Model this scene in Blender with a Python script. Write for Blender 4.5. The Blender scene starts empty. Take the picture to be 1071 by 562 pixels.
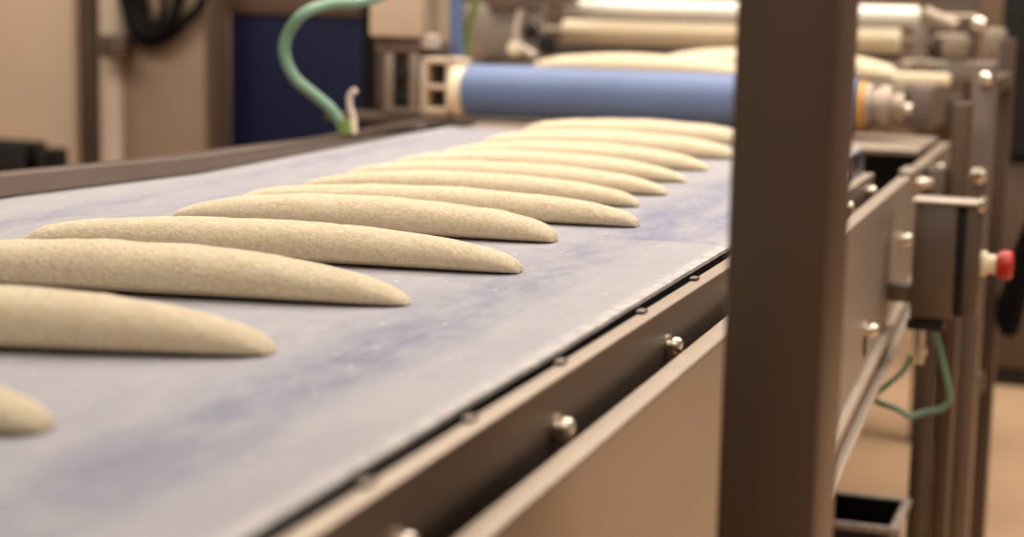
import bpy, bmesh, math, random
from mathutils import Vector, Matrix, noise
random.seed(7)
C = bpy.context.scene.collection
scene = bpy.context.scene

# ------------------------------------------------------------------ camera geometry
F, W, H, ROLL = 1900.0, 1071.0, 562.0, 0.021
BELT_Z = 0.9
CAM = Vector((0, 0, 1.2))
PITCH, YAW = math.radians(9.062), math.radians(19.074)
FW = Vector((-math.sin(YAW)*math.cos(PITCH), math.cos(YAW)*math.cos(PITCH), -math.sin(PITCH)))
_r0 = Vector((math.cos(YAW), math.sin(YAW), 0)); _d0 = FW.cross(_r0)
RIGHT = _r0*math.cos(ROLL) - _d0*math.sin(ROLL)
DOWN = _r0*math.sin(ROLL) + _d0*math.cos(ROLL)
def at(px, py, Y):
    """world point at depth y = Y measured from the photograph"""
    d = FW + RIGHT*((px-W/2)/F) + DOWN*((py-H/2)/F)
    return CAM + d*(Y/d.y)
cam = bpy.data.cameras.new('camera'); co = bpy.data.objects.new('camera', cam); C.objects.link(co)
m = Matrix((RIGHT, -DOWN, -FW)).transposed().to_4x4(); m.translation = CAM
co.matrix_world = m
cam.sensor_width = 36; cam.lens = F/W*36; cam.clip_start = 0.05; cam.clip_end = 100
cam.dof.use_dof = True; cam.dof.focus_distance = 1.97; cam.dof.aperture_fstop = 3.2
scene.camera = co

# ------------------------------------------------------------------ materials
def lin(c):
    return tuple(((v/255)/12.92 if v/255 <= .04045 else ((v/255+.055)/1.055)**2.4) for v in c) + (1,)
def mat(name, rgb, rough=.5, metal=0., var=.12, scale=18., bump=0., bscale=200., stretch=(1,1,1), spec=.5, coat=0.):
    M = bpy.data.materials.new(name); M.use_nodes = True
    nt = M.node_tree; b = nt.nodes['Principled BSDF']
    tc = nt.nodes.new('ShaderNodeTexCoord'); mp = nt.nodes.new('ShaderNodeMapping'); mp.inputs['Scale'].default_value = stretch
    nt.links.new(tc.outputs['Object'], mp.inputs['Vector'])
    n = nt.nodes.new('ShaderNodeTexNoise'); n.inputs['Scale'].default_value = scale; n.inputs['Detail'].default_value = 5
    nt.links.new(mp.outputs['Vector'], n.inputs['Vector'])
    r = nt.nodes.new('ShaderNodeValToRGB'); c = lin(rgb)
    r.color_ramp.elements[0].position = .3; r.color_ramp.elements[1].position = .7
    r.color_ramp.elements[0].color = tuple(max(0, v*(1-var)) for v in c[:3])+(1,)
    r.color_ramp.elements[1].color = tuple(min(1, v*(1+var)) for v in c[:3])+(1,)
    nt.links.new(n.outputs['Fac'], r.inputs['Fac']); nt.links.new(r.outputs['Color'], b.inputs['Base Color'])
    b.inputs['Roughness'].default_value = rough; b.inputs['Metallic'].default_value = metal
    b.inputs['Specular IOR Level'].default_value = spec; b.inputs['Coat Weight'].default_value = coat
    if bump:
        n2 = nt.nodes.new('ShaderNodeTexNoise'); n2.inputs['Scale'].default_value = bscale; n2.inputs['Detail'].default_value = 4
        nt.links.new(mp.outputs['Vector'], n2.inputs['Vector'])
        bp = nt.nodes.new('ShaderNodeBump'); bp.inputs['Strength'].default_value = bump; bp.inputs['Distance'].default_value = .002
        nt.links.new(n2.outputs['Fac'], bp.inputs['Height']); nt.links.new(bp.outputs['Normal'], b.inputs['Normal'])
    return M
M = {}
M['steel'] = mat('brushed_steel', (176,163,150), .46, .85, .05, 30, .08, 120, (1,.06,1))
M['steel_bright'] = mat('polished_steel', (225,210,190), .3, 1, .05, 30)
M['steel_edge'] = mat('satin_steel', (164,146,128), .5, .7, .05, 30)
M['steel_dark'] = mat('aged_steel', (118,104,92), .45, .9, .1, 22, .08, 140, (1,.06,1))
M['post_steel'] = mat('post_steel', (104,84,68), .45, .7, .06, 12, .05, 150, (1,1,.05))
M['rail_steel'] = mat('guide_rail_steel', (136,120,108), .45, .7, .06, 16)
M['steel_lip'] = mat('lip_steel', (206,190,172), .4, .6, .05, 30)
M['dark_paint'] = mat('dark_brown_paint', (64,47,36), .5, 0, .1, 12)
M['black'] = mat('black_plastic', (17,15,14), .45, 0, .1, 20)
M['rubber'] = mat('dull_black_rubber', (15,12,11), .85, 0, .1, 20, spec=.15)
M['crate'] = mat('black_crate_plastic', (14,12,11), .38, 0, .2, 40)
M['crate_rim'] = mat('scuffed_crate_rim', (165,150,138), .5, 0, .3, 90)
M['bed'] = mat('slider_bed', (30,26,24), .6, 0, .1, 20)
M['beige'] = mat('beige_paint', (205,182,156), .45, 0, .05, 8)
M['cream_plastic'] = mat('cream_plastic', (246,226,190), .6, 0, .04, 14)
M['white_plastic'] = mat('white_plastic', (250,240,222), .5, 0, .03, 14)
M['orange'] = mat('orange_ring', (190,135,55), .4, 0, .06, 20)
M['roller_blue'] = mat('blue_roller_cover', (100,116,152), .5, 0, .08, 9, .05, 300)
M['blue_tube'] = mat('blue_tube', (92,112,150), .45, 0, .05, 20)
M['navy'] = mat('navy_plastic', (7,10,40), .65, 0, .08, 6, spec=.2)
M['green'] = mat('green_hose', (108,142,114), .4, 0, .06, 16)
M['lime'] = mat('lime_tube', (118,132,72), .45, 0, .06, 16)
M['red'] = mat('red_button', (186,34,30), .35, 0, .05, 20)
M['cabinet_cream'] = mat('cream_steel_panel', (184,160,136), .5, 0, .05, 3)
M['cabinet_pale'] = mat('pale_steel_panel', (228,206,184), .5, 0, .05, 4)
M['cabinet_taupe'] = mat('taupe_steel_panel', (140,117,97), .5, 0, .12, 3)
M['brown_beam'] = mat('brown_beam', (80,60,46), .5, 0, .1, 8)
M['wall'] = mat('brown_wall', (112,86,62), .7, 0, .12, 2)
M['ceramic'] = mat('pale_fitting', (215,195,180), .35, 0, .06, 16)

def floor_mat():
    M_ = mat('resin_floor', (197,161,126), .34, 0, .1, 1.3, .05, 40, (1,1,1), .5)
    return M_
M['floor'] = floor_mat()

def belt_mat():
    M_ = bpy.data.materials.new('floured_belt_fabric'); M_.use_nodes = True
    nt = M_.node_tree; b = nt.nodes['Principled BSDF']; L = nt.links.new
    tc = nt.nodes.new('ShaderNodeTexCoord')
    def noi(scale, sc, det=5, rough=.55):
        mp = nt.nodes.new('ShaderNodeMapping'); mp.inputs['Scale'].default_value = sc
        L(tc.outputs['Object'], mp.inputs['Vector'])
        n = nt.nodes.new('ShaderNodeTexNoise'); n.inputs['Scale'].default_value = scale; n.inputs['Detail'].default_value = det
        n.inputs['Roughness'].default_value = rough
        L(mp.outputs['Vector'], n.inputs['Vector']); return n.outputs['Fac']
    def ramp(src, stops):
        r = nt.nodes.new('ShaderNodeValToRGB')
        while len(r.color_ramp.elements) < len(stops): r.color_ramp.elements.new(.5)
        for e, (p, c) in zip(r.color_ramp.elements, stops): e.position = p; e.color = c if len(c) == 4 else lin(c)
        L(src, r.inputs['Fac']); return r.outputs['Color']
    def mix(f, a, c):
        x = nt.nodes.new('ShaderNodeMix'); x.data_type = 'RGBA'
        if isinstance(f, float): x.inputs[0].default_value = f
        else: L(f, x.inputs[0])
        for sock, v in ((x.inputs[6], a), (x.inputs[7], c)):
            if isinstance(v, tuple): sock.default_value = v if len(v) == 4 else lin(v)
            else: L(v, sock)
        return x.outputs[2]
    g = lambda v: (v, v, v, 1)
    # rubbed stripes that run along the belt, by the lateral position
    sx = nt.nodes.new('ShaderNodeSeparateXYZ'); L(tc.outputs['Object'], sx.inputs[0])
    wob = noi(2.0, (1, .5, 1), 3)
    ma = nt.nodes.new('ShaderNodeMath'); ma.operation = 'MULTIPLY_ADD'; L(wob, ma.inputs[0]); ma.inputs[1].default_value = .05; L(sx.outputs['X'], ma.inputs[2])
    mr = nt.nodes.new('ShaderNodeMapRange'); L(ma.outputs[0], mr.inputs[0])
    mr.inputs[1].default_value = -.482+.025; mr.inputs[2].default_value = .489+.025   # the belt's left and right edge
    # 0 = left edge ; 1 = right edge
    stripe = ramp(mr.outputs[0], [(0.0, g(.1)), (.09, g(.15)), (.15, g(.8)), (.19, g(.35)), (.26, g(.45)), (.70, g(.28)), (.80, g(.42)), (.845, g(.95)), (.885, g(.95)), (.92, g(.30)), (.985, g(.12))])
    st2 = noi(9, (2.2, .16, 1), 6, .6)
    f1 = ramp(st2, [(.36, g(.0)), (.68, g(1))])
    fm = nt.nodes.new('ShaderNodeMix'); fm.data_type = 'RGBA'; fm.blend_type = 'MULTIPLY'; fm.inputs[0].default_value = .55
    L(stripe, fm.inputs[6]); L(f1, fm.inputs[7])
    base = mix(fm.outputs[2], BELT_FLOUR, BELT_BLUE)
    # the splice across the belt and the bluer, rubbed patch past it
    def band(src, lo, hi):
        k = nt.nodes.new('ShaderNodeMapRange'); k.interpolation_type = 'SMOOTHSTEP'; L(src, k.inputs[0]); k.inputs[1].default_value = lo; k.inputs[2].default_value = hi; return k.outputs[0]
    def mul(a, b_):
        k = nt.nodes.new('ShaderNodeMath'); k.operation = 'MULTIPLY'
        for i_, v in enumerate((a, b_)):
            if isinstance(v, float): k.inputs[i_].default_value = v
            else: L(v, k.inputs[i_])
        return k.outputs[0]
    patch = mul(mul(band(sx.outputs['Y'], .352, .362), band(sx.outputs['Y'], 1.15, .6)), band(sx.outputs['X'], .28, .38))
    base = mix(mul(mul(patch, ramp(noi(16, (1.6, .5, 1), 6, .65), [(.35, g(.2)), (.62, g(1))])), .75), base, (112,110,142))
    seam = mul(mul(band(sx.outputs['Y'], .350, .354), band(sx.outputs['Y'], .364, .358)), band(sx.outputs['X'], .30, .36))
    base = mix(mul(seam, .6), base, (96,92,122))
    edge_l = mul(band(sx.outputs['X'], .468, .484), ramp(noi(120, (1, .35, 1), 4, .6), [(.38, g(.1)), (.6, g(.9))]))
    base = mix(edge_l, base, (206,196,186))
    # a mottled flour film and loose specks
    mott = ramp(noi(34, (1, .45, 1), 6, .65), [(.40, g(0)), (.62, g(.5))])
    base = mix(mott, base, (167,161,159))
    spk = ramp(noi(95, (1, .8, 1), 2, .5), [(.70, g(0)), (.76, g(.8))])
    base = mix(spk, base, (200,190,180))
    L(base, b.inputs['Base Color'])
    b.inputs['Roughness'].default_value = .62; b.inputs['Specular IOR Level'].default_value = .35
    bp = nt.nodes.new('ShaderNodeBump'); bp.inputs['Strength'].default_value = .12; bp.inputs['Distance'].default_value = .001
    L(noi(420, (1, 1, 1), 2), bp.inputs['Height']); L(bp.outputs['Normal'], b.inputs['Normal'])
    return M_
BELT_FLOUR, BELT_BLUE = (161,155,155), (104,105,127)
M['belt'] = belt_mat()

def dough_mat():
    M_ = bpy.data.materials.new('floured_dough'); M_.use_nodes = True
    nt = M_.node_tree; b = nt.nodes['Principled BSDF']; L = nt.links.new
    tc = nt.nodes.new('ShaderNodeTexCoord')
    def noi(scale, sc=(1,1,1), det=5, rough=.55):
        mp = nt.nodes.new('ShaderNodeMapping'); mp.inputs['Scale'].default_value = sc
        L(tc.outputs['Object'], mp.inputs['Vector'])
        n = nt.nodes.new('ShaderNodeTexNoise'); n.inputs['Scale'].default_value = scale; n.inputs['Detail'].default_value = det
        n.inputs['Roughness'].default_value = rough
        L(mp.outputs['Vector'], n.inputs['Vector']); return n.outputs['Fac']
    r = nt.nodes.new('ShaderNodeValToRGB'); L(noi(150, (1,1.1,1.1), 8, .75), r.inputs['Fac'])
    r.color_ramp.elements[0].position = .32; r.color_ramp.elements[0].color = lin((226,198,156))
    r.color_ramp.elements[1].position = .62; r.color_ramp.elements[1].color = lin((246,228,196))
    L(r.outputs['Color'], b.inputs['Base Color'])
    b.inputs['Roughness'].default_value = .85; b.inputs['Specular IOR Level'].default_value = .15
    b.inputs['Sheen Weight'].default_value = .15; b.inputs['Sheen Roughness'].default_value = .5
    b1 = nt.nodes.new('ShaderNodeBump'); b1.inputs['Strength'].default_value = 1.0; b1.inputs['Distance'].default_value = .004
    L(noi(230, (.85,1.1,1.1), 6, .72), b1.inputs['Height'])
    b2 = nt.nodes.new('ShaderNodeBump'); b2.inputs['Strength'].default_value = .35; b2.inputs['Distance'].default_value = .001
    L(noi(480), b2.inputs['Height']); L(b1.outputs['Normal'], b2.inputs['Normal']); L(b2.outputs['Normal'], b.inputs['Normal'])
    return M_
M['dough'] = dough_mat()

# ------------------------------------------------------------------ mesh helpers
class MB:
    def __init__(self): self.bm = bmesh.new()
    def _add(self, tmp):
        me = bpy.data.meshes.new('t'); tmp.to_mesh(me); tmp.free(); self.bm.from_mesh(me); bpy.data.meshes.remove(me)
    def box(self, a, b, bev=.0015):
        t = bmesh.new(); bmesh.ops.create_cube(t, size=1)
        a, b = Vector(a), Vector(b)
        lo = Vector((min(a.x,b.x),min(a.y,b.y),min(a.z,b.z))); hi = Vector((max(a.x,b.x),max(a.y,b.y),max(a.z,b.z)))
        for v in t.verts: v.co = Vector((lo.x+(v.co.x+.5)*(hi.x-lo.x), lo.y+(v.co.y+.5)*(hi.y-lo.y), lo.z+(v.co.z+.5)*(hi.z-lo.z)))
        if bev: bmesh.ops.bevel(t, geom=t.edges[:], offset=min(bev, .3*min(hi-lo)), segments=2, affect='EDGES', profile=.5)
        self._add(t); return self
    def rod(self, p, q, r, seg=20, r2=None, bev=0.0):
        p, q = Vector(p), Vector(q); d = q-p
        L_ = d.length
        prof = [(0, r), (L_, r if r2 is None else r2)]
        if bev: prof = [(0, r-bev), (bev, r), (L_-bev, r if r2 is None else r2), (L_, (r if r2 is None else r2)-bev)]
        return self.lathe(p, d, prof, seg)
    def lathe(self, p, d, prof, seg=24, closed=True):
        p = Vector(p); d = Vector(d).normalized(); u = d.orthogonal().normalized(); w = d.cross(u)
        t = bmesh.new(); rings = []
        for s, r in prof:
            rings.append([t.verts.new(p+d*s+(u*math.cos(2*math.pi*k/seg)+w*math.sin(2*math.pi*k/seg))*max(r, 1e-5)) for k in range(seg)])
        for A, B in zip(rings, rings[1:]):
            for k in range(seg): t.faces.new((A[k], A[(k+1)%seg], B[(k+1)%seg], B[k]))
        if closed: t.faces.new(rings[0][::-1]); t.faces.new(rings[-1])
        bmesh.ops.recalc_face_normals(t, faces=t.faces[:])
        self._add(t); return self
    def tube(self, pts, r, seg=14, sub=8):
        P = [Vector(p) for p in pts]; path = []
        for i in range(len(P)-1):
            a = P[max(i-1,0)]; b = P[i]; c = P[i+1]; d = P[min(i+2,len(P)-1)]
            for k in range(sub):
                s = k/sub
                path.append(.5*((2*b)+(c-a)*s+(2*a-5*b+4*c-d)*s*s+(3*b-a-3*c+d)*s**3))
        path.append(P[-1])
        t = bmesh.new(); rings = []; u = None
        for i, p in enumerate(path):
            d = (path[min(i+1,len(path)-1)]-path[max(i-1,0)]).normalized()
            u = (d.orthogonal() if u is None else u-d*u.dot(d)).normalized(); w = d.cross(u)
            rings.append([t.verts.new(p+(u*math.cos(2*math.pi*k/seg)+w*math.sin(2*math.pi*k/seg))*r) for k in range(seg)])
        for A, B in zip(rings, rings[1:]):
            for k in range(seg): t.faces.new((A[k], A[(k+1)%seg], B[(k+1)%seg], B[k]))
        t.faces.new(rings[0][::-1]); t.faces.new(rings[-1])
        bmesh.ops.recalc_face_normals(t, faces=t.faces[:])
        self._add(t); return self
    def prism(self, poly, axis, lo, hi, bev=.001):
        """closed polygon in the two axes other than `axis`, extruded lo..hi"""
        t = bmesh.new()
        def v3(a, b, c): return {'x': (c,a,b), 'y': (a,c,b), 'z': (a,b,c)}[axis]
        A = [t.verts.new(v3(a,b,lo)) for a, b in poly]; B = [t.verts.new(v3(a,b,hi)) for a, b in poly]
        n = len(poly)
        t.faces.new(A); t.faces.new(B[::-1])
        for k in range(n): t.faces.new((A[k], B[k], B[(k+1)%n], A[(k+1)%n]))
        bmesh.ops.recalc_face_normals(t, faces=t.faces[:])
        if bev: bmesh.ops.bevel(t, geom=t.edges[:], offset=bev, segments=1, affect='EDGES')
        self._add(t); return self
    def build(self, name, m, parent=None, smooth=35):
        me = bpy.data.meshes.new(name); self.bm.to_mesh(me); self.bm.free()
        me.materials.append(m)
        for p in me.polygons: p.use_smooth = True
        me.set_sharp_from_angle(angle=math.radians(smooth))
        o = bpy.data.objects.new(name, me); C.objects.link(o)
        if parent:
            o.parent = parent; o.matrix_parent_inverse = Matrix.Identity(4)
            # geometry was written in world space: move it into the parent's frame
            off = world_loc(parent)
            me.transform(Matrix.Translation(-off))
        return o
def world_loc(o):
    v = Vector(o.location)
    while o.parent: o = o.parent; v += o.location
    return v
def tag(o, label, cat, group=None):
    o['label'] = label; o['category'] = cat
    if group: o['group'] = group
    return o
def thing(name, loc, label, cat, group=None):
    o = bpy.data.objects.new(name, None); C.objects.link(o); o.location = loc; o.empty_display_size = .05
    return tag(o, label, cat, group)
def recenter(o, loc):
    """a one-mesh thing gets its own base as origin"""
    loc = Vector(loc); o.data.transform(Matrix.Translation(-loc)); o.location = loc; return o
def struct(o): o['kind'] = 'structure'; return o

# ------------------------------------------------------------------ setting
struct(MB().box((-7,-2.5,-.05), (4,6.8,0), 0).build('floor', M['floor']))
struct(MB().box((-7,6.7,0), (4,6.8,3.4), 0).build('wall_back', M['wall']))
struct(MB().box((-7.1,-2.5,0), (-7,6.8,3.4), 0).build('wall_left', M['wall']))

# ------------------------------------------------------------------ belt conveyor
XL, XR = -1.412, -.441
conv = thing('belt_conveyor', (-.93, 1.7, 0), 'long steel conveyor with a floured grey blue belt carrying the dough loaves', 'conveyor')
def belt_part():
    r, t, y0, y1 = .032, .004, -.55, 3.435
    def loop(off):
        pts = []; R = r-off
        for k in range(90): pts.append((y0+(y1-y0)*k/89, BELT_Z-off))
        for k in range(1, 12): a = math.pi/2-math.pi*k/12; pts.append((y1+R*math.cos(a), BELT_Z-r+R*math.sin(a)))
        for k in range(30): pts.append((y1+(y0-y1)*k/29, BELT_Z-2*r+off))
        for k in range(1, 12): a = -math.pi/2-math.pi*k/12; pts.append((y0+R*math.cos(a), BELT_Z-r+R*math.sin(a)))
        return pts
    bm = bmesh.new(); O, I = loop(0), loop(t); n = len(O); nx = 24
    def edge(y, s):  # a slightly uneven cut edge
        return s*.0022*noise.noise((y*9, s*3.1, 0))+s*.001*noise.noise((y*37, 1.7, 0))
    G = []
    for L_ in (O, I):
        rows = []
        for y, z in L_:
            a = XL+edge(y, -1); q = min(1, max(0, (y-2.85)/.4)); b = XR+edge(y, 1)-.055*q*q*(3-2*q)
            rows.append([bm.verts.new((a+(b-a)*j/nx, y, z)) for j in range(nx+1)])
        G.append(rows)
    for i in range(n):
        k = (i+1) % n
        for j in range(nx):
            bm.faces.new((G[0][i][j], G[0][i][j+1], G[0][k][j+1], G[0][k][j]))
            bm.faces.new((G[1][i][j], G[1][k][j], G[1][k][j+1], G[1][i][j+1]))
        bm.faces.new((G[0][i][0], G[0][k][0], G[1][k][0], G[1][i][0]))
        bm.faces.new((G[0][i][nx], G[1][i][nx], G[1][k][nx], G[0][k][nx]))
    bmesh.ops.recalc_face_normals(bm, faces=bm.faces[:])
    x = MB(); x.bm.free(); x.bm = bm
    return x
belt = belt_part().build('belt', M['belt'], conv)
# object-space texture: keep belt coordinates in metres from the world origin
for n_ in M['belt'].node_tree.nodes:
    pass
MB().box((-1.40,-.5,.872), (-.455,2.9,.8945), .001).box((-1.40,2.9,.872), (-.515,3.42,.8945), .001).build('slider_bed', M['bed'], conv)
MB().rod((-1.40,3.435,.868), (-.515,3.435,.868), .0275, 24).build('end_roller', M['steel'], conv)
MB().rod((-1.40,-.55,.868), (-.452,-.55,.868), .0275, 24).build('end_roller', M['steel'], conv)
# right inner rail: upright plate with small tabs on its upper edge
MB().box((-.4355,-.7,.8895), (-.4186,3.05,.8922), .0008).build('rail_lip', M['steel_edge'], conv)  # the rail's own top edge in paler steel, its light put into the colour
rail = MB().box((-.434,-.7,.775), (-.419,3.05,.8895), .0008)
for y in (.98, 1.16, 1.37, 1.62, 1.83, 2.2, 2.6): rail.box((-.437,y,.886), (-.429,y+.016,.8955), .0008)
rail.build('side_rail', M['steel_dark'], conv)
def bolt(x, y, z, r=.009, l=.016, parent=None, m='steel_bright'):
    b = MB().lathe((x,y,z), (1,0,0), [(0,r*1.3),(.002,r*1.3),(.002,r*.55),(l*.4,r*.55),(l*.4,r),(l*.75,r),(l*.92,r*.8),(l,r*.4)], 14)
    return b.build('bolt', M[m], parent)
for y, z in ((1.0,.853),(1.325,.853),(1.675,.854),(2.01,.858),(2.35,.862),(2.74,.870),(2.98,.870)): bolt(-.419, y, z, .0085, .015, conv)
# right outer panel, its lower edge climbing towards the far end
def zb(y): return .575+(y-2.457)*.118
MB().prism([(-.7,.818),(3.9,.877),(3.9,.74),(3.337,zb(3.337)),(2.457,zb(2.457)),(-.7,.30)], 'x', -.383, -.380, .0006).build('side_panel', M['steel'], conv)
MB().prism([(-.7,.8205),(3.9,.880),(3.9,.875),(-.7,.8155)], 'x', -.402, -.3795, .0012).build('panel_flange', M['steel_edge'], conv)
# folded stiffener along the lower edge: two bright lips and a dull web between them
def lower(y, d): return zb(y)+d
def strip(y0, y1, d0, d1, e0, e1, xa, xb_, name, m):
    MB().prism([(y0,lower(y0,d0)),(y1,lower(y1,d1)),(y1,lower(y1,e1)),(y0,lower(y0,e0))], 'x', xa, xb_, .0008).build(name, M[m], conv)
strip(1.2, 3.34, .012, .006, -.006, -.006, -.3805, -.369, 'upper_lip', 'steel_lip')
strip(1.2, 3.34, -.006, -.006, -.075, -.028, -.3805, -.3765, 'stiffener_web', 'steel_dark')
strip(1.2, 3.34, -.075, -.028, -.087, -.036, -.3805, -.364, 'lower_lip', 'steel_lip')
for y, z in ((2.758,.681),(3.019,.70),(3.135,.773),(3.33,.850),(3.42,.842),(3.62,.850),(2.3,.62)): bolt(-.380, y, z, .0105, .02, conv)
MB().box((-.3795,2.748,.640), (-.378,2.768,.672), .0004).build('adjustment_slot', M['black'], conv)
# clamp with two screws on the panel's upper edge
MB().box((-.40,3.22,.862), (-.372,3.30,.884), .002).build('clamp', M['steel_bright'], conv)
# left rails
def guide(stations, thick, zlow, name, m, bev=.002):
    bm = bmesh.new(); rows = []
    for y, x, zt in stations: rows.append([bm.verts.new(v) for v in ((x,y,zlow),(x,y,zt),(x-thick,y,zt),(x-thick,y,zlow))])
    for A, B in zip(rows, rows[1:]):
        for k in range(4): bm.faces.new((A[k], A[(k+1)%4], B[(k+1)%4], B[k]))
    bm.faces.new(rows[0]); bm.faces.new(rows[-1][::-1])
    bmesh.ops.recalc_face_normals(bm, faces=bm.faces[:])
    bmesh.ops.bevel(bm, geom=bm.edges[:], offset=bev, segments=2, affect='EDGES')
    x = MB(); x.bm.free(); x.bm = bm; return x.build(name, M[m], conv)
guide([(-.7,-1.428,.930),(1.95,-1.428,.930),(2.42,-1.338,.925),(3.62,-1.338,.898)], .022, .9012, 'side_rail', 'rail_steel')
guide([(-.7,-1.470,.926),(1.95,-1.470,.926),(2.42,-1.385,.920),(3.62,-1.385,.894)], .045, .9012, 'side_beam', 'brown_beam')
MB().box((-1.47,-.7,.76), (-1.425,3.62,.899), .002).build('frame_beam', M['dark_paint'], conv)
# end plates and structure
MB().box((-1.44,3.53,.880), (-.404,3.88,.892), .003).build('end_plate', M['steel_edge'], conv)
MB().box((-1.38,-.4,.70), (-.47,3.5,.708), .001).build('gap_shade_sheet', M['bed'], conv)  # sheet added only to darken the view through the gap beside the belt
MB().box((-1.40,3.72,.74), (-.41,3.76,.879), .002).build('cross_member', M['bed'], conv)  # blackened, the shade of the void under the end plate put into its colour
for y in (.3, 2.1): MB().box((-1.41,y,.80), (-.445,y+.05,.86), .002).build('cross_member', M['dark_paint'], conv)
for x in (-.375,): 
    MB().box((x,3.42,0), (x+.036,3.48,.87), .003).build('leg', M['steel_dark'], conv)
    MB().box((x+.040,3.44,.0), (x+.072,3.50,.99), .003).build('leg', M['post_steel'], conv)
for x, y in ((-1.475,3.4),(-1.475,.2),(-.43,.2)): MB().box((x,y,0), (x+.05,y+.05,.76), .003).build('leg', M['steel_dark'], conv)

# ------------------------------------------------------------------ dough loaves
def loaf(x0, x1, yl, yr, z, hgt, wid, seed, pl=.5, pr=.5, name_label='', group='dough loaves on the belt'):
    N, K = 150, 44
    L_ = x1-x0; bm = bmesh.new(); rings = []
    rnd = random.Random(seed); ph = [rnd.uniform(0, 50) for _ in range(4)]
    y = (yl+yr)/2; tilt = (yr-yl)/2; pl = min(.60, max(.34, pl*.92)); pr = min(.56, max(.34, pr*.9))
    for i in range(N+1):
        s = -math.cos(math.pi*i/N)            # denser towards both tips
        p = pr if s > 0 else pl
        prof = max(1-s*s, 0)**p
        lump = 1+.035*noise.noise((s*2.2+ph[0], 1, seed))+.025*noise.noise((s*6+ph[1], 2, seed))
        h = hgt*prof*lump; w = wid*.5*(prof**.65)*(1+.05*noise.noise((s*3+ph[2], 5, seed)))
        cy = .004*noise.noise((s*1.3+ph[3], 7, seed)) + tilt*s
        x = s*L_/2; ring = []
        for k in range(K):
            a = 2*math.pi*k/K; c_, s_ = math.cos(a), math.sin(a)
            if s_ >= 0: zz = .36*h+.64*h*(s_**.92)
            else: zz = .36*h-.36*h*(abs(s_)**.55)
            yy = cy+w*(1 if c_ > 0 else -1)*abs(c_)**.92
            P = Vector((x, yy, zz))
            up = max(0, (zz/max(h,1e-4))-.12)
            amp = min(1, prof*2)*up
            d = .0008*noise.noise((x*30+ph[0], yy*50, zz*50+seed))+.0005*noise.noise((x*110, yy*130+ph[1], zz*130))
            wr = .0007*noise.noise((x*18+yy*90, yy*40, ph[2]+zz*120))
            nrm = Vector((0, c_, max(s_, -.2)))
            P += nrm*(d+wr)*amp
            P.z = max(P.z, 0)
            ring.append(bm.verts.new(P))
        rings.append(ring)
    for A, B in zip(rings, rings[1:]):
        for k in range(K): bm.faces.new((A[k], B[k], B[(k+1)%K], A[(k+1)%K]))
    bmesh.ops.remove_doubles(bm, verts=bm.verts[:], dist=1e-5)
    bmesh.ops.recalc_face_normals(bm, faces=bm.faces[:])
    x = MB(); x.bm.free(); x.bm = bm
    o = x.build('dough_loaf', M['dough'], None, 80)
    o.location = ((x0+x1)/2, y, z)
    return tag(o, name_label, 'dough loaf', group)
LOAVES = [
    # x left, x right, y left, y right, height, left and right taper, label
    (-1.180, -0.665, 0.900, 0.998, 0.0460, 0.50, 0.50, 'nearest dough loaf, only its blunt tip showing at the lower left edge'),
    (-1.173, -0.643, 1.153, 1.279, 0.0482, 0.50, 0.55, 'blurred dough loaf second from the front, cut by the left edge'),
    (-1.160, -0.629, 1.455, 1.531, 0.0462, 0.46, 0.60, 'third dough loaf from the front, its long tip below the sharp wrinkled loaf'),
    (-1.150, -0.597, 1.694, 1.755, 0.0410, 0.36, 0.42, 'sharply focused wrinkled dough loaf, fourth from the front'),
    (-1.117, -0.633, 1.954, 1.982, 0.0413, 0.52, 0.38, 'fifth dough loaf from the front, just behind the sharpest wrinkled one'),
    (-1.110, -0.582, 2.111, 2.158, 0.0373, 0.38, 0.40, 'sixth dough loaf from the front, its tip reaching far towards the post'),
    (-1.123, -0.635, 2.324, 2.354, 0.0351, 0.60, 0.42, 'seventh dough loaf from the front, hidden mostly behind the sixth'),
    (-1.120, -0.634, 2.469, 2.502, 0.0361, 0.45, 0.47, 'eighth dough loaf from the front, softly blurred in the far row'),
    (-1.120, -0.649, 2.651, 2.677, 0.0365, 0.47, 0.53, 'ninth dough loaf from the front, softly blurred in the far row'),
    (-1.120, -0.660, 2.839, 2.863, 0.0370, 0.60, 0.46, 'tenth dough loaf from the front, third from the blue roller'),
    (-1.120, -0.658, 3.065, 3.085, 0.0389, 0.40, 0.36, 'eleventh dough loaf from the front, second from the blue roller'),
    (-1.145, -0.675, 3.360, 3.374, 0.0384, 0.38, 0.36, 'farthest dough loaf on the belt, right in front of the blue roller'),
]
for i, (a, b, yl, yr, h, pl, pr, lab) in enumerate(LOAVES):
    loaf(a, b, yl, yr, BELT_Z+.0004, h, h*1.72, 11+i*3, pl, pr, lab)

# ------------------------------------------------------------------ foreground post
post = thing('steel_post', (-.236, 1.30, 0), 'tall square brown steel post standing in front of the conveyor side', 'post')
MB().box((-.2725,1.25,.008), (-.201,1.345,1.75), .005).build('tube', M['post_steel'], post)
MB().box((-.31,1.21,0), (-.165,1.385,.008), .002).build('base_plate', M['steel_dark'], post)

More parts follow.
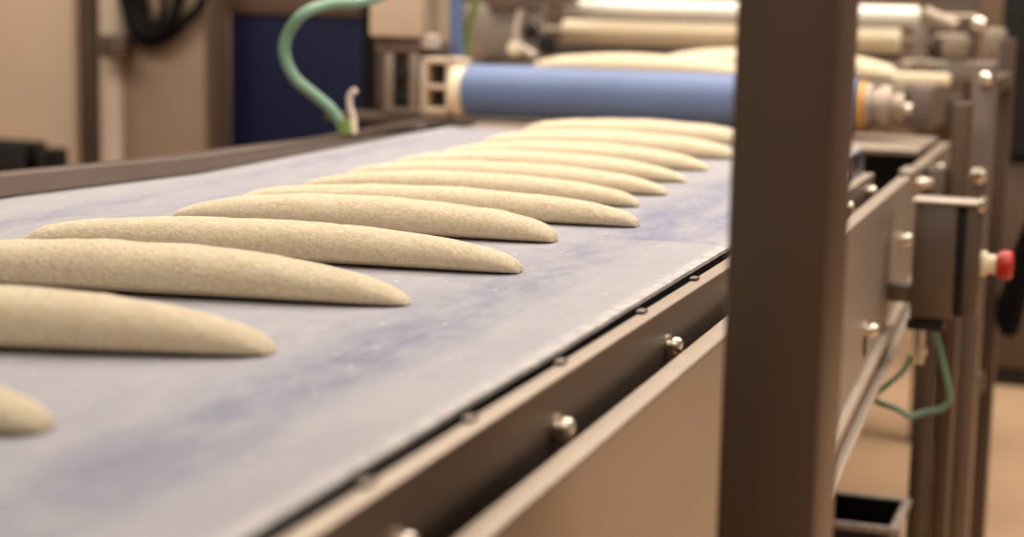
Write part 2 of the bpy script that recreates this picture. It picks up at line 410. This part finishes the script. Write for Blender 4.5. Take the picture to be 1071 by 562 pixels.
# ------------------------------------------------------------------ blue roller over the belt end
RY, RZ, RR = 3.76, .956, .0575
ro = thing('blue_roller', (-.99, RY, RZ), 'wide blue covered roller mounted across the belt end', 'roller')
xa, xb = at(490,90,RY).x, at(897,105,RY).x
MB().rod((xa,RY,RZ), (xb,RY,RZ), RR, 48, bev=.004).build('drum', M['roller_blue'], ro)
MB().rod((xa-.030,RY,RZ), (xa,RY,RZ), RR*.98, 40, bev=.005).build('end_ring', M['cream_plastic'], ro)
o = MB().rod((xb,RY,RZ), (xb+.020,RY,RZ), RR*.92, 40, bev=.003).build('end_ring', M['orange'], ro); o['label'] = 'orange end ring'
MB().rod((xa-.05,RY,RZ), (xb+.11,RY,RZ), .010, 20).build('shaft', M['steel_bright'], ro)
MB().lathe((xb+.020,RY,RZ), (1,0,0), [(0,.050),(.012,.050),(.012,.038),(.03,.038),(.03,.046),(.05,.046),(.05,.03),(.075,.03)], 28).build('hub', M['steel_edge'], ro)

# ------------------------------------------------------------------ left drive unit
du = thing('drive_unit', (-1.62, 3.85, 0), 'beige motor housing with valve block beside the left end of the blue roller', 'machine')
Yd = 3.86
zs = at(420,123,Yd).z
MB().box((-1.80,Yd-.01,zs-.012), (-1.45,Yd+.15,zs), .002).build('support_plate', M['brown_beam'], du)
MB().box((-1.72,Yd+.03,0), (-1.64,Yd+.11,zs-.012), .004).build('pedestal', M['steel_dark'], du)
def bx(px0, py0, px1, py1, Y, dep, bev=.003):
    a, b = at(px0, py0, Y), at(px1, py1, Y)
    return (a.x, Y, b.z), (b.x, Y+dep, a.z), bev
MB().box(*bx(386,-60,441,40,Yd,.14,.008)).build('housing', M['beige'], du)
MB().box(*bx(393,42,470,119,Yd+.05,.07)).build('body', M['steel_dark'], du)
MB().box(*bx(392,41,440,56,Yd+.02,.08,.004)).build('flange', M['rail_steel'], du)
for p in (402, 428): MB().box(*bx(p,56,p+9,117,Yd+.02,.028,.003)).build('guide_bar', M['steel_edge'], du)
for q in (72, 95): MB().box(*bx(413,q,426,q+13,Yd+.03,.018,.002)).build('valve', M['black'], du)
MB().box(*bx(400,112,440,122,Yd+.015,.04,.003)).build('foot', M['rail_steel'], du)
MB().box(*bx(441,-60,447,44,Yd+.03,.05)).build('cover_strip', M['steel_dark'], du)
MB().rod(at(450,-60,Yd+.04), at(450,48,Yd+.04), .012, 20).build('cylinder', M['steel_bright'], du)
MB().lathe(at(450,36,Yd+.04), (0,0,-1), [(0,.012),(.005,.024),(.03,.024),(.035,.012)], 20).build('collar', M['ceramic'], du)
MB().box(*bx(456,-60,470,64,Yd+.06,.03)).build('column', M['beige'], du)
# bearing bracket with openings, beside the roller
yb = RY-.03
br = MB()
for r_ in ((440,60,486,68),(440,88,486,95),(440,112,478,121),(440,60,446,121),(466,60,476,121)): br.box(*bx(*r_, yb+.01, .05, .004))
br.build('bearing_bracket', M['beige'], du)
MB().box(*bx(440,60,480,121,yb+.055,.01)).build('back_plate', M['dark_paint'], du)
tb = MB().tube([at(477,-60,Yd+.02), at(477,0,Yd+.02), at(477,45,Yd+.02), at(480,62,Yd+.03)], .0145).build('blue_tube', M['blue_tube'], None)
recenter(tb, at(480,62,Yd+.03)); tag(tb, 'straight blue air tube hanging beside the beige drive column', 'tube')
tb = MB().tube([at(500,-30,Yd+.1), at(497,5,Yd+.1), at(490,30,Yd+.1), at(486,58,Yd+.1)], .010).build('green_tube', M['lime'], None)
recenter(tb, at(486,58,Yd+.1)); tag(tb, 'thin lime green tube right of the blue air tube', 'tube')

# ------------------------------------------------------------------ green hose on the left rail
hz = 2.99
hose = thing('air_hose', at(362,140,hz), 'pale green hose arching from above down to the left rail', 'hose')
MB().tube([at(440,-40,hz+.25), at(405,-8,hz+.2), at(375,2,hz+.12), at(345,4,hz+.06), at(318,14,hz), at(301,36,hz), at(298,58,hz), at(309,82,hz), at(330,100,hz), at(347,115,hz), at(357,131,hz), at(360,141.5,hz)], .0100, 16).build('tubing', M['green'], hose)
MB().rod(at(361,141,hz+.0), at(359,126,hz), .0125, 16).build('ferrule', M['lime'], hose)
fit = thing('valve_fitting', at(368,140,hz+.03), 'small pale curved fitting beside the green hose end', 'fitting')
MB().tube([at(370,124,hz+.03), at(366,112,hz+.03), at(366,100,hz+.03), at(372,94,hz+.03)], .0058).build('elbow', M['ceramic'], fit)
MB().rod(at(369,140,hz+.03), at(369,124,hz+.03), .0075, 16).build('stem', M['cream_plastic'], fit)

# ------------------------------------------------------------------ infeed conveyor and its loaves, moulder behind
IZ = .980
mo = thing('dough_moulder', (-.9, 4.75, 0), 'stainless dough moulding machine with cream rollers behind the blue roller', 'machine')
MB().box((-1.62,4.06,IZ-.035), (-.50,5.0,IZ), .015).build('infeed_belt', M['rail_steel'], mo)
MB().box((-1.68,4.05,IZ-.09), (-1.63,5.0,IZ+.006), .003).build('side_rail', M['dark_paint'], mo)
MB().box((-.49,4.05,IZ-.09), (-.44,5.0,IZ+.006), .003).build('side_rail', M['rail_steel'], mo)
p, q = at(556,60,4.15), at(800,60,4.15)
loaf(p.x, q.x, 4.15, 4.15, IZ+.0005, .052, .085, 71, .36, .45, 'dough loaf lying on the infeed just behind the blue roller, left one', 'dough loaves on the infeed')
p, q = at(682,60,4.38), at(942,60,4.38)
loaf(p.x, q.x, 4.38, 4.38, IZ+.0005, .066, .10, 83, .36, .36, 'dough loaf on the infeed farther back, showing on both sides of the post', 'dough loaves on the infeed')

def roller(pxa, pxb, pyc, Y, r, m, name='roller'):
    a, b = at(pxa, pyc, Y), at(pxb, pyc, Y); z = at((pxa+pxb)/2, pyc, Y).z
    MB().rod((a.x,Y,z), (b.x,Y,z), r, 36, bev=.004).build(name, M[m], mo)
    MB().rod((a.x-.10,Y,z), (b.x+.14,Y,z), r*.35, 16).build('axle', M['steel_edge'], mo)
roller(592, 962, 12, 4.62, .0235, 'white_plastic')
roller(590, 942, 38, 4.70, .033, 'cream_plastic')
roller(620, 958, -18, 4.70, .03, 'roller_blue')
a, b = at(545,19,4.56), at(962,25,4.56); MB().rod((a.x,4.56,(a.z+b.z)/2), (b.x,4.56,(a.z+b.z)/2), .0055, 12).build('tie_rod', M['steel_dark'], mo)
a, b = at(575,57,4.80), at(940,59,4.80); MB().box((a.x,4.80,a.z-.03), (b.x,4.84,a.z+.03)).build('cross_beam', M['dark_paint'], mo)
# left cheek plate and its fittings
MB().box(*bx(486,4,566,62,4.55,.04,.003)).build('side_plate', M['steel'], mo)
MB().box(*bx(500,-40,600,6,4.50,.05,.003)).build('top_plate', M['rail_steel'], mo)
MB().lathe(at(556,33,4.535), (0,-1,0), [(0,.020),(.01,.020),(.012,.012),(.03,.012)], 20).build('knob', M['black'], mo)
MB().lathe(at(573,46,4.535), (0,-1,0), [(0,.026),(.012,.026),(.014,.016),(.026,.016)], 20).build('knob', M['black'], mo)
MB().lathe(at(541,50,4.535), (0,-1,0), [(0,.020),(.02,.020),(.024,.012)], 20).build('cap', M['cream_plastic'], mo)
MB().tube([at(546,10,4.52), at(541,30,4.52), at(543,46,4.52), at(560,58,4.5)], .009).build('lever', M['ceramic'], mo)
# right cheek
MB().box(*bx(968,-60,1014,150,4.72,.05,.003)).build('side_plate', M['steel_dark'], mo)
MB().box(*bx(942,62,1046,86,4.50,.06,.003)).build('cross_beam', M['steel'], mo)
MB().box(*bx(935,76,992,90,4.20,.04,.006)).build('bracket_arm', M['cream_plastic'], mo)
MB().box(*bx(886,64,940,78,4.62,.05,.005)).build('infeed_guide', M['steel_edge'], mo)
for px, py, r_ in ((985,44,.022),(1010,46,.018),): MB().lathe(at(px,py,4.6), (0,-1,0), [(0,r_),(.03,r_),(.036,r_*.7)], 22).build('knob', M['steel_dark'], mo)
MB().box(*bx(986,35,1011,60,4.45,.05,.008)).build('bearing_block', M['steel_edge'], mo)
MB().box(*bx(1028,29,1050,62,4.40,.05,.008)).build('bearing_block', M['steel_edge'], mo)
MB().tube([at(966,13,4.5), at(980,20,4.5), at(1000,28,4.5)], .019).build('handle', M['steel_edge'], mo)
MB().lathe(at(1024,25,4.42), (0,-1,0), [(0,.016),(.02,.016),(.026,.01)], 20).build('knob', M['steel_bright'], mo)
MB().box(*bx(955,26,968,84,4.55,.04,.004)).build('bracket', M['rail_steel'], mo)
for px, py, r_ in ((944,88,.014),(952,72,.012),(963,70,.012),(973,72,.012)): MB().rod(at(px,py+8,4.46), at(px,py-8,4.46), r_, 16, bev=.003).build('spacer', M['steel_edge'], mo)
for px, py in ((932,112),(948,116),(975,118)): MB().lathe(at(px,py,4.3), (0,-1,0), [(0,.02),(.02,.02),(.026,.012),(.04,.012)], 18).build('knob', M['steel_edge'], mo)
MB().box(*bx(915,96,1005,135,4.36,.04,.004)).build('lower_plate', M['steel_dark'], mo)
for px in (500, 985): 
    a = at(px, 60, 4.8); MB().box((a.x-.03,4.8,0), (a.x+.03,4.86,1.25), .003).build('leg', M['steel_dark'], mo)

# ------------------------------------------------------------------ frame stand at the right with the control box
fr = thing('machine_frame', (-.26, 3.66, 0), 'upright steel frame posts behind the grey control box', 'frame')
a, b = at(1014,130,3.60), at(1038,130,3.60)
MB().box((a.x,3.60,0), (b.x,3.66,at(1026,66,3.6).z), .004).build('upright', M['rail_steel'], fr)
a2, b2 = at(1040,130,3.95), at(1056,130,3.95)
MB().box((a2.x,3.95,0), (b2.x,4.0,at(1026,40,3.95).z), .004).build('upright', M['brown_beam'], fr)
MB().box((a.x-.02,3.66,.40), (b2.x,3.70,.44), .003).build('cross_bar', M['steel_dark'], fr)
MB().box((a.x+.01,3.66,1.0), (b2.x,3.95,1.03), .003).build('cross_bar', M['steel_dark'], fr)
for px, py, r_ in ((1031,82,.013),(1024,183,.015)):
    MB().lathe(at(px,py,3.60), (0,-1,0), [(0,r_),(.012,r_*1.1),(.022,r_),(.028,r_*.6)], 20).build('bolt', M['steel_bright'], fr)

BY = 2.98
bxo = thing('control_box', at(992,335,BY), 'grey steel control box with a red emergency button on its side', 'control box')
l, r_ = at(957,214,BY), at(1028,214,BY); zt, zb_ = at(992,214,BY).z, at(992,335,BY).z
mid = at(1003,214,BY).x; mid2 = at(1011,214,BY).x
MB().box((l.x,BY+.004,zb_), (mid,BY+.055,zt), .003).build('housing', M['steel_dark'], bxo)
MB().box((l.x+.012,BY-.003,zb_+.006), (mid-.002,BY+.004,zt-.004), .0015).build('door', M['steel_dark'], bxo)
MB().box((mid,BY+.014,zb_+.004), (mid2,BY+.05,zt-.002), .001).build('seal_groove', M['black'], bxo)
MB().box((mid2,BY+.004,zb_+.004), (r_.x,BY+.055,zt), .003).build('back_cover', M['steel_dark'], bxo)
MB().box((l.x-.004,BY-.008,zt), (r_.x+.002,BY+.06,zt+.006), .003).build('top_flange', M['steel_lip'], bxo)
MB().box((r_.x-.008,BY-.008,zt-.010), (r_.x+.003,BY+.06,zt+.010), .003).build('corner_bracket', M['steel_bright'], bxo)
MB().box((-.3795,BY+.02,zb_+.02), (l.x,BY+.05,zb_+.05), .002).build('mounting_bracket', M['steel_dark'], bxo)
zc = at(1045,277,BY+.04).z
eb = MB().lathe((r_.x+.024,BY+.04,zc), (1,0,0), [(0,.014),(.002,.020),(.012,.024),(.022,.0235),(.026,.019),(.027,.004)], 28).build('emergency_button', M['red'], bxo)
eb['label'] = 'red mushroom shaped emergency button'
MB().lathe((r_.x,BY+.04,zc), (1,0,0), [(0,.021),(.008,.021),(.010,.016),(.024,.0155)], 24).build('collar', M['cream_plastic'], eb)
MB().lathe(at(962,362,BY+.03), (0,0,-1), [(-.03,.008),(0,.008),(.002,.012),(.016,.012),(.018,.008),(.03,.008)], 16).build('cable_gland', M['steel_bright'], bxo)
MB().box(*bx(948,334,986,348,BY+.02,.05,.003)).build('gland_plate', M['black'], bxo)
h2 = MB().tube([at(977,340,BY+.03), at(984,370,BY+.03), at(991,400,BY+.03), at(993,418,BY+.03), at(984,428,BY+.03), at(966,432,BY+.03), at(950,437,BY+.02)], .0052, 12).tube(
    [at(950,436,BY+.02), at(938,428,BY+.02), at(918,421,BY+.03), at(915,414,BY+.03), at(928,403,BY+.04), at(945,388,BY+.05), at(953,372,BY+.05)], .0048, 12).build('air_hose', M['green'], None)
recenter(h2, at(950,437,BY+.02)); tag(h2, 'thin green hose looping below the grey control box', 'hose')
LY = 3.932
cb = MB().tube([at(1085,225,LY), at(1070,260,LY), at(1062,290,LY), at(1050,325,LY), at(1056,345,LY), at(1063,320,LY), at(1072,290,LY), at(1085,262,LY)], .018, 14).build('cable_loop', M['rubber'], None)
recenter(cb, at(1056,345,LY)); tag(cb, 'thick black cable loop hanging right of the red emergency button', 'cable')

# ------------------------------------------------------------------ black crate under the conveyor
def crate(z, label, x0, x1, y0, y1, h):
    t = thing('black_crate', ((x0+x1)/2, (y0+y1)/2, z), label, 'crate')
    tp = .018; bm = bmesh.new()
    def ring(ins, zz): return [bm.verts.new(p) for p in ((x0+ins,y0+ins,zz),(x1-ins,y0+ins,zz),(x1-ins,y1-ins,zz),(x0+ins,y1-ins,zz))]
    R_ = [ring(tp, z), ring(0, z+h), ring(.006, z+h), ring(tp+.006, z+.005)]
    bm.faces.new(R_[0][::-1])
    for A, B in zip(R_, R_[1:]):
        for k in range(4): bm.faces.new((A[k], A[(k+1)%4], B[(k+1)%4], B[k]))
    bm.faces.new(R_[3])
    bmesh.ops.recalc_face_normals(bm, faces=bm.faces[:])
    bmesh.ops.bevel(bm, geom=bm.edges[:], offset=.002, segments=1, affect='EDGES')
    x = MB(); x.bm.free(); x.bm = bm; x.build('body', M['crate'], t)
    e = .012
    rm = MB()
    rm.box((x0-e,y0-e,z+h-.010), (x1+e,y0+.002,z+h+.002), .002).box((x0-e,y1-.002,z+h-.010), (x1+e,y1+e,z+h+.002), .002)
    rm.box((x0-e,y0,z+h-.010), (x0+.002,y1,z+h+.002), .002).box((x1-.002,y0,z+h-.010), (x1+e,y1,z+h+.002), .002)
    rm.build('rim', M['crate_rim'], t)
    for s in (.08, .36, .64, .92): 
        xx = x0+(x1-x0)*s; rb = MB().prism([(y0-.006,z+h-.012),(y0+.004,z+h-.012),(y0+.02,z+.10),(y0+.010,z+.10)], 'x', xx, xx+.006, .0005)
        rb.build('rib', M['crate'], t)
crate(.0, 'open black crate with a scuffed grey rim on the floor under the conveyor', -.72, -.366, 3.105, 3.285, .270)

# ------------------------------------------------------------------ background on the left
def cabinet(name, px0, px1, Y, dep, top, m, label, cat, doors=1, handle=True):
    a, b = at(px0,60,Y), at(px1,60,Y)
    t = thing(name, ((a.x+b.x)/2, Y+dep/2, 0), label, cat)
    MB().box((a.x,Y,.06), (b.x,Y+dep,top), .004).build('body', M[m], t)
    MB().box((a.x+.02,Y+.03,0), (b.x-.02,Y+dep-.02,.06), .002).build('plinth', M['dark_paint'], t)
    w = (b.x-a.x)/doors
    for k in range(doors):
        d = MB().box((a.x+w*k+.006,Y-.018,.08), (a.x+w*(k+1)-.006,Y-.0005,top-.02), .003).build('door', M[m], t)
        if handle: MB().box((a.x+w*(k+1)-.05,Y-.035,.35), (a.x+w*(k+1)-.03,Y-.0185,.50), .003).build('handle', M['steel'], d)
    return t
cabinet('steel_cabinet', -70, 82, 5.15, .4, 1.9, 'cabinet_cream', 'pale beige cabinet at the far left behind the conveyor', 'cabinet')
cabinet('steel_cabinet', 101, 128, 5.15, .3, 1.9, 'cabinet_pale', 'narrow pale cabinet between the dark column and the taupe cabinet', 'cabinet', handle=False)
cabinet('steel_cabinet', 131, 219, 5.15, .4, 1.9, 'cabinet_taupe', 'taupe cabinet between the two dark columns', 'cabinet')
for px0, px1, lab in ((82,96,'dark brown column left of the narrow pale cabinet'),(220,231,'dark brown column beside the navy panel')):
    a, b = at(px0,60,5.0), at(px1,60,5.0)
    t = thing('steel_column', ((a.x+b.x)/2,5.04,0), lab, 'column', None)
    MB().box((a.x,5.0,.01), (b.x,5.05,2.2), .004).build('shaft', M['dark_paint'], t)
    MB().box((a.x-.03,4.97,0), (b.x+.03,5.11,.01), .002).build('foot_plate', M['dark_paint'], t)
a, b = at(240,60,5.1), at(383,60,5.1)
t = thing('partition_panel', ((a.x+b.x)/2,5.15,0), 'dark navy blue partition behind the green hose', 'partition')
MB().box((a.x,5.1,.05), (b.x,5.16,at(300,15,5.1).z), .005).build('panel', M['navy'], t)
MB().box((a.x,5.09,at(300,15,5.1).z), (b.x,5.17,at(300,15,5.1).z+.09), .004).build('top_rail', M['brown_beam'], t)
for x in (a.x, b.x-.05): MB().box((x,5.05,0), (x+.05,5.2,.05), .003).build('foot', M['dark_paint'], t)
a, b = at(378,60,4.7), at(400,60,4.7)
t = thing('dark_gap_strip', ((a.x+b.x)/2,4.74,0), 'black strip for the dark gap between the navy partition and the beige drive unit', 'column')  # black upright standing in for the dark gap, its shade put into the colour
MB().box((a.x,4.7,.01), (b.x,4.78,2.0), .004).build('shaft', M['rubber'], t); MB().box((a.x-.02,4.68,0), (b.x+.02,4.8,.01), .002).build('foot_plate', M['black'], t)
# hanging cable bundle and wall box at the top left
t = thing('cable_bundle', at(160,40,5.07), 'tangled black cable bundle hanging at the top left', 'cable')
CY = 5.07
for k, pts in enumerate(([(128,-20),(136,18),(150,34),(172,30),(184,8),(190,-20)],[(140,-20),(146,12),(160,26),(170,14),(172,-20)],[(133,-20),(133,14),(146,42),(170,42),(196,20),(214,-12)],[(148,-20),(152,6),(158,36),(180,28),(184,-20)])):
    P = [at(x, y, CY+.012*k) for x, y in pts]
    up = lambda v: [(v.x,CY+.2,1.93),(v.x,CY+.06,1.945),(v.x,CY-.005,1.90),(v.x,CY+.012*k,1.5)]
    MB().tube(up(P[0])+P+up(P[-1])[::-1], .017-.004*(k%2), 10).build('cable', M['rubber'], t)
o = MB().box(*bx(104,36,129,62,5.05,.06,.006)).build('junction_box', M['brown_beam'], None)
recenter(o, at(116,62,5.05)); tag(o, 'small dark junction box on the narrow pale cabinet', 'box')
# black crates seen above the left rail
cart = thing('side_table', (at(22,178,4.6).x, 4.75, 0), 'low steel side table under the black tray by the left edge', 'table')
tz = at(22,186,4.6).z; a, b = at(-60,186,4.6), at(66,186,4.6)
MB().box((a.x,4.58,tz-.03), (b.x,4.95,tz), .003).build('top', M['dark_paint'], cart)
for x in (a.x, b.x-.04):
    for y in (4.60, 4.9): MB().box((x,y,0), (x+.04,y+.04,tz-.03), .003).build('leg', M['steel_dark'], cart)
def tray(px0, px1, py0, py1, Y, label):
    a, b = at(px0,py1,Y), at(px1,py1,Y); zt_ = a.z+ (at(px0,py0,Y).z-at(px0,py1,Y).z)
    o = MB()
    o.box((a.x,Y,tz), (b.x,Y+.1,tz+.012), .003)
    top = at((px0+px1)/2, py0, Y).z
    for A, B in (((a.x,Y),(b.x,Y+.012)),((a.x,Y+.088),(b.x,Y+.1)),((a.x,Y),(a.x+.012,Y+.1)),((b.x-.012,Y),(b.x,Y+.1))):
        o.box((A[0],A[1],tz), (B[0],B[1],top), .003)
    o = o.build('black_tray', M['black'], None); recenter(o, ((a.x+b.x)/2, Y+.05, tz))
    return tag(o, label, 'tray')
tray(-50, 30, 148, 180, 4.62, 'taller black tray above the left rail at the edge')
tray(36, 52, 157, 180, 4.62, 'lower black tray beside the taller one above the left rail')

# ------------------------------------------------------------------ background on the right
a, b = at(1046,60,5.6), at(1130,60,5.6)
t = thing('wall_cabinet', ((a.x+b.x)/2,5.8,0), 'tall black cabinet at the right edge in the background', 'cabinet')
zl = at(1060,165,5.6).z
MB().box((a.x,5.6,zl), (b.x,6.0,2.0), .004).build('body', M['black'], t)
MB().box((a.x,5.62,.06), (b.x,6.0,zl-.02), .004).build('base_cabinet', M['brown_beam'], t)
MB().box((a.x+.02,5.64,0), (b.x-.02,5.98,.06), .002).build('plinth', M['black'], t)
d = MB().box((a.x+.006,5.585,zl+.02), (b.x-.006,5.5995,1.98), .003).build('door', M['black'], t)
MB().box((b.x-.06,5.565,1.2), (b.x-.04,5.5845,1.4), .003).build('handle', M['steel_dark'], d)

# ------------------------------------------------------------------ light
def area(name, loc, tgt, sx, sy, e, col=(1,.925,.84)):
    l = bpy.data.lights.new(name, 'AREA'); l.shape = 'RECTANGLE'; l.size = sx; l.size_y = sy; l.energy = e; l.color = col
    o = bpy.data.objects.new(name, l); C.objects.link(o); o.location = loc
    o.rotation_euler = (Vector(tgt)-Vector(loc)).to_track_quat('-Z','Y').to_euler(); return o
area('ceiling_lamp_far', (-1.0,4.6,3.4), (-.9,3.9,.9), 3.0, 1.2, 112)
area('ceiling_lamp_mid', (-.9,2.2,3.4), (-.9,2.2,.9), 2.6, .9, 58)
area('ceiling_lamp_near', (-.6,-.6,3.4), (-.8,.8,.9), 2.6, .9, 38)
area('ceiling_lamp_right', (2.2,4.2,3.4), (1.6,4.2,0), 1.2, 3.0, 130)
area('fill_lamp_left', (-3.6,2.6,3.4), (-3.6,4.6,.9), 2.6, .9, 90)  # added fill that brightens the cabinet fronts, no known fixture here
w = bpy.data.worlds.new('world'); scene.world = w; w.use_nodes = True
bg = w.node_tree.nodes['Background']; bg.inputs['Color'].default_value = (.50,.44,.39,1); bg.inputs['Strength'].default_value = .44
scene.view_settings.view_transform = 'Standard'; scene.view_settings.look = 'None'
scene.view_settings.exposure = 0; scene.view_settings.gamma = 1; scene.view_settings.use_curve_mapping = False
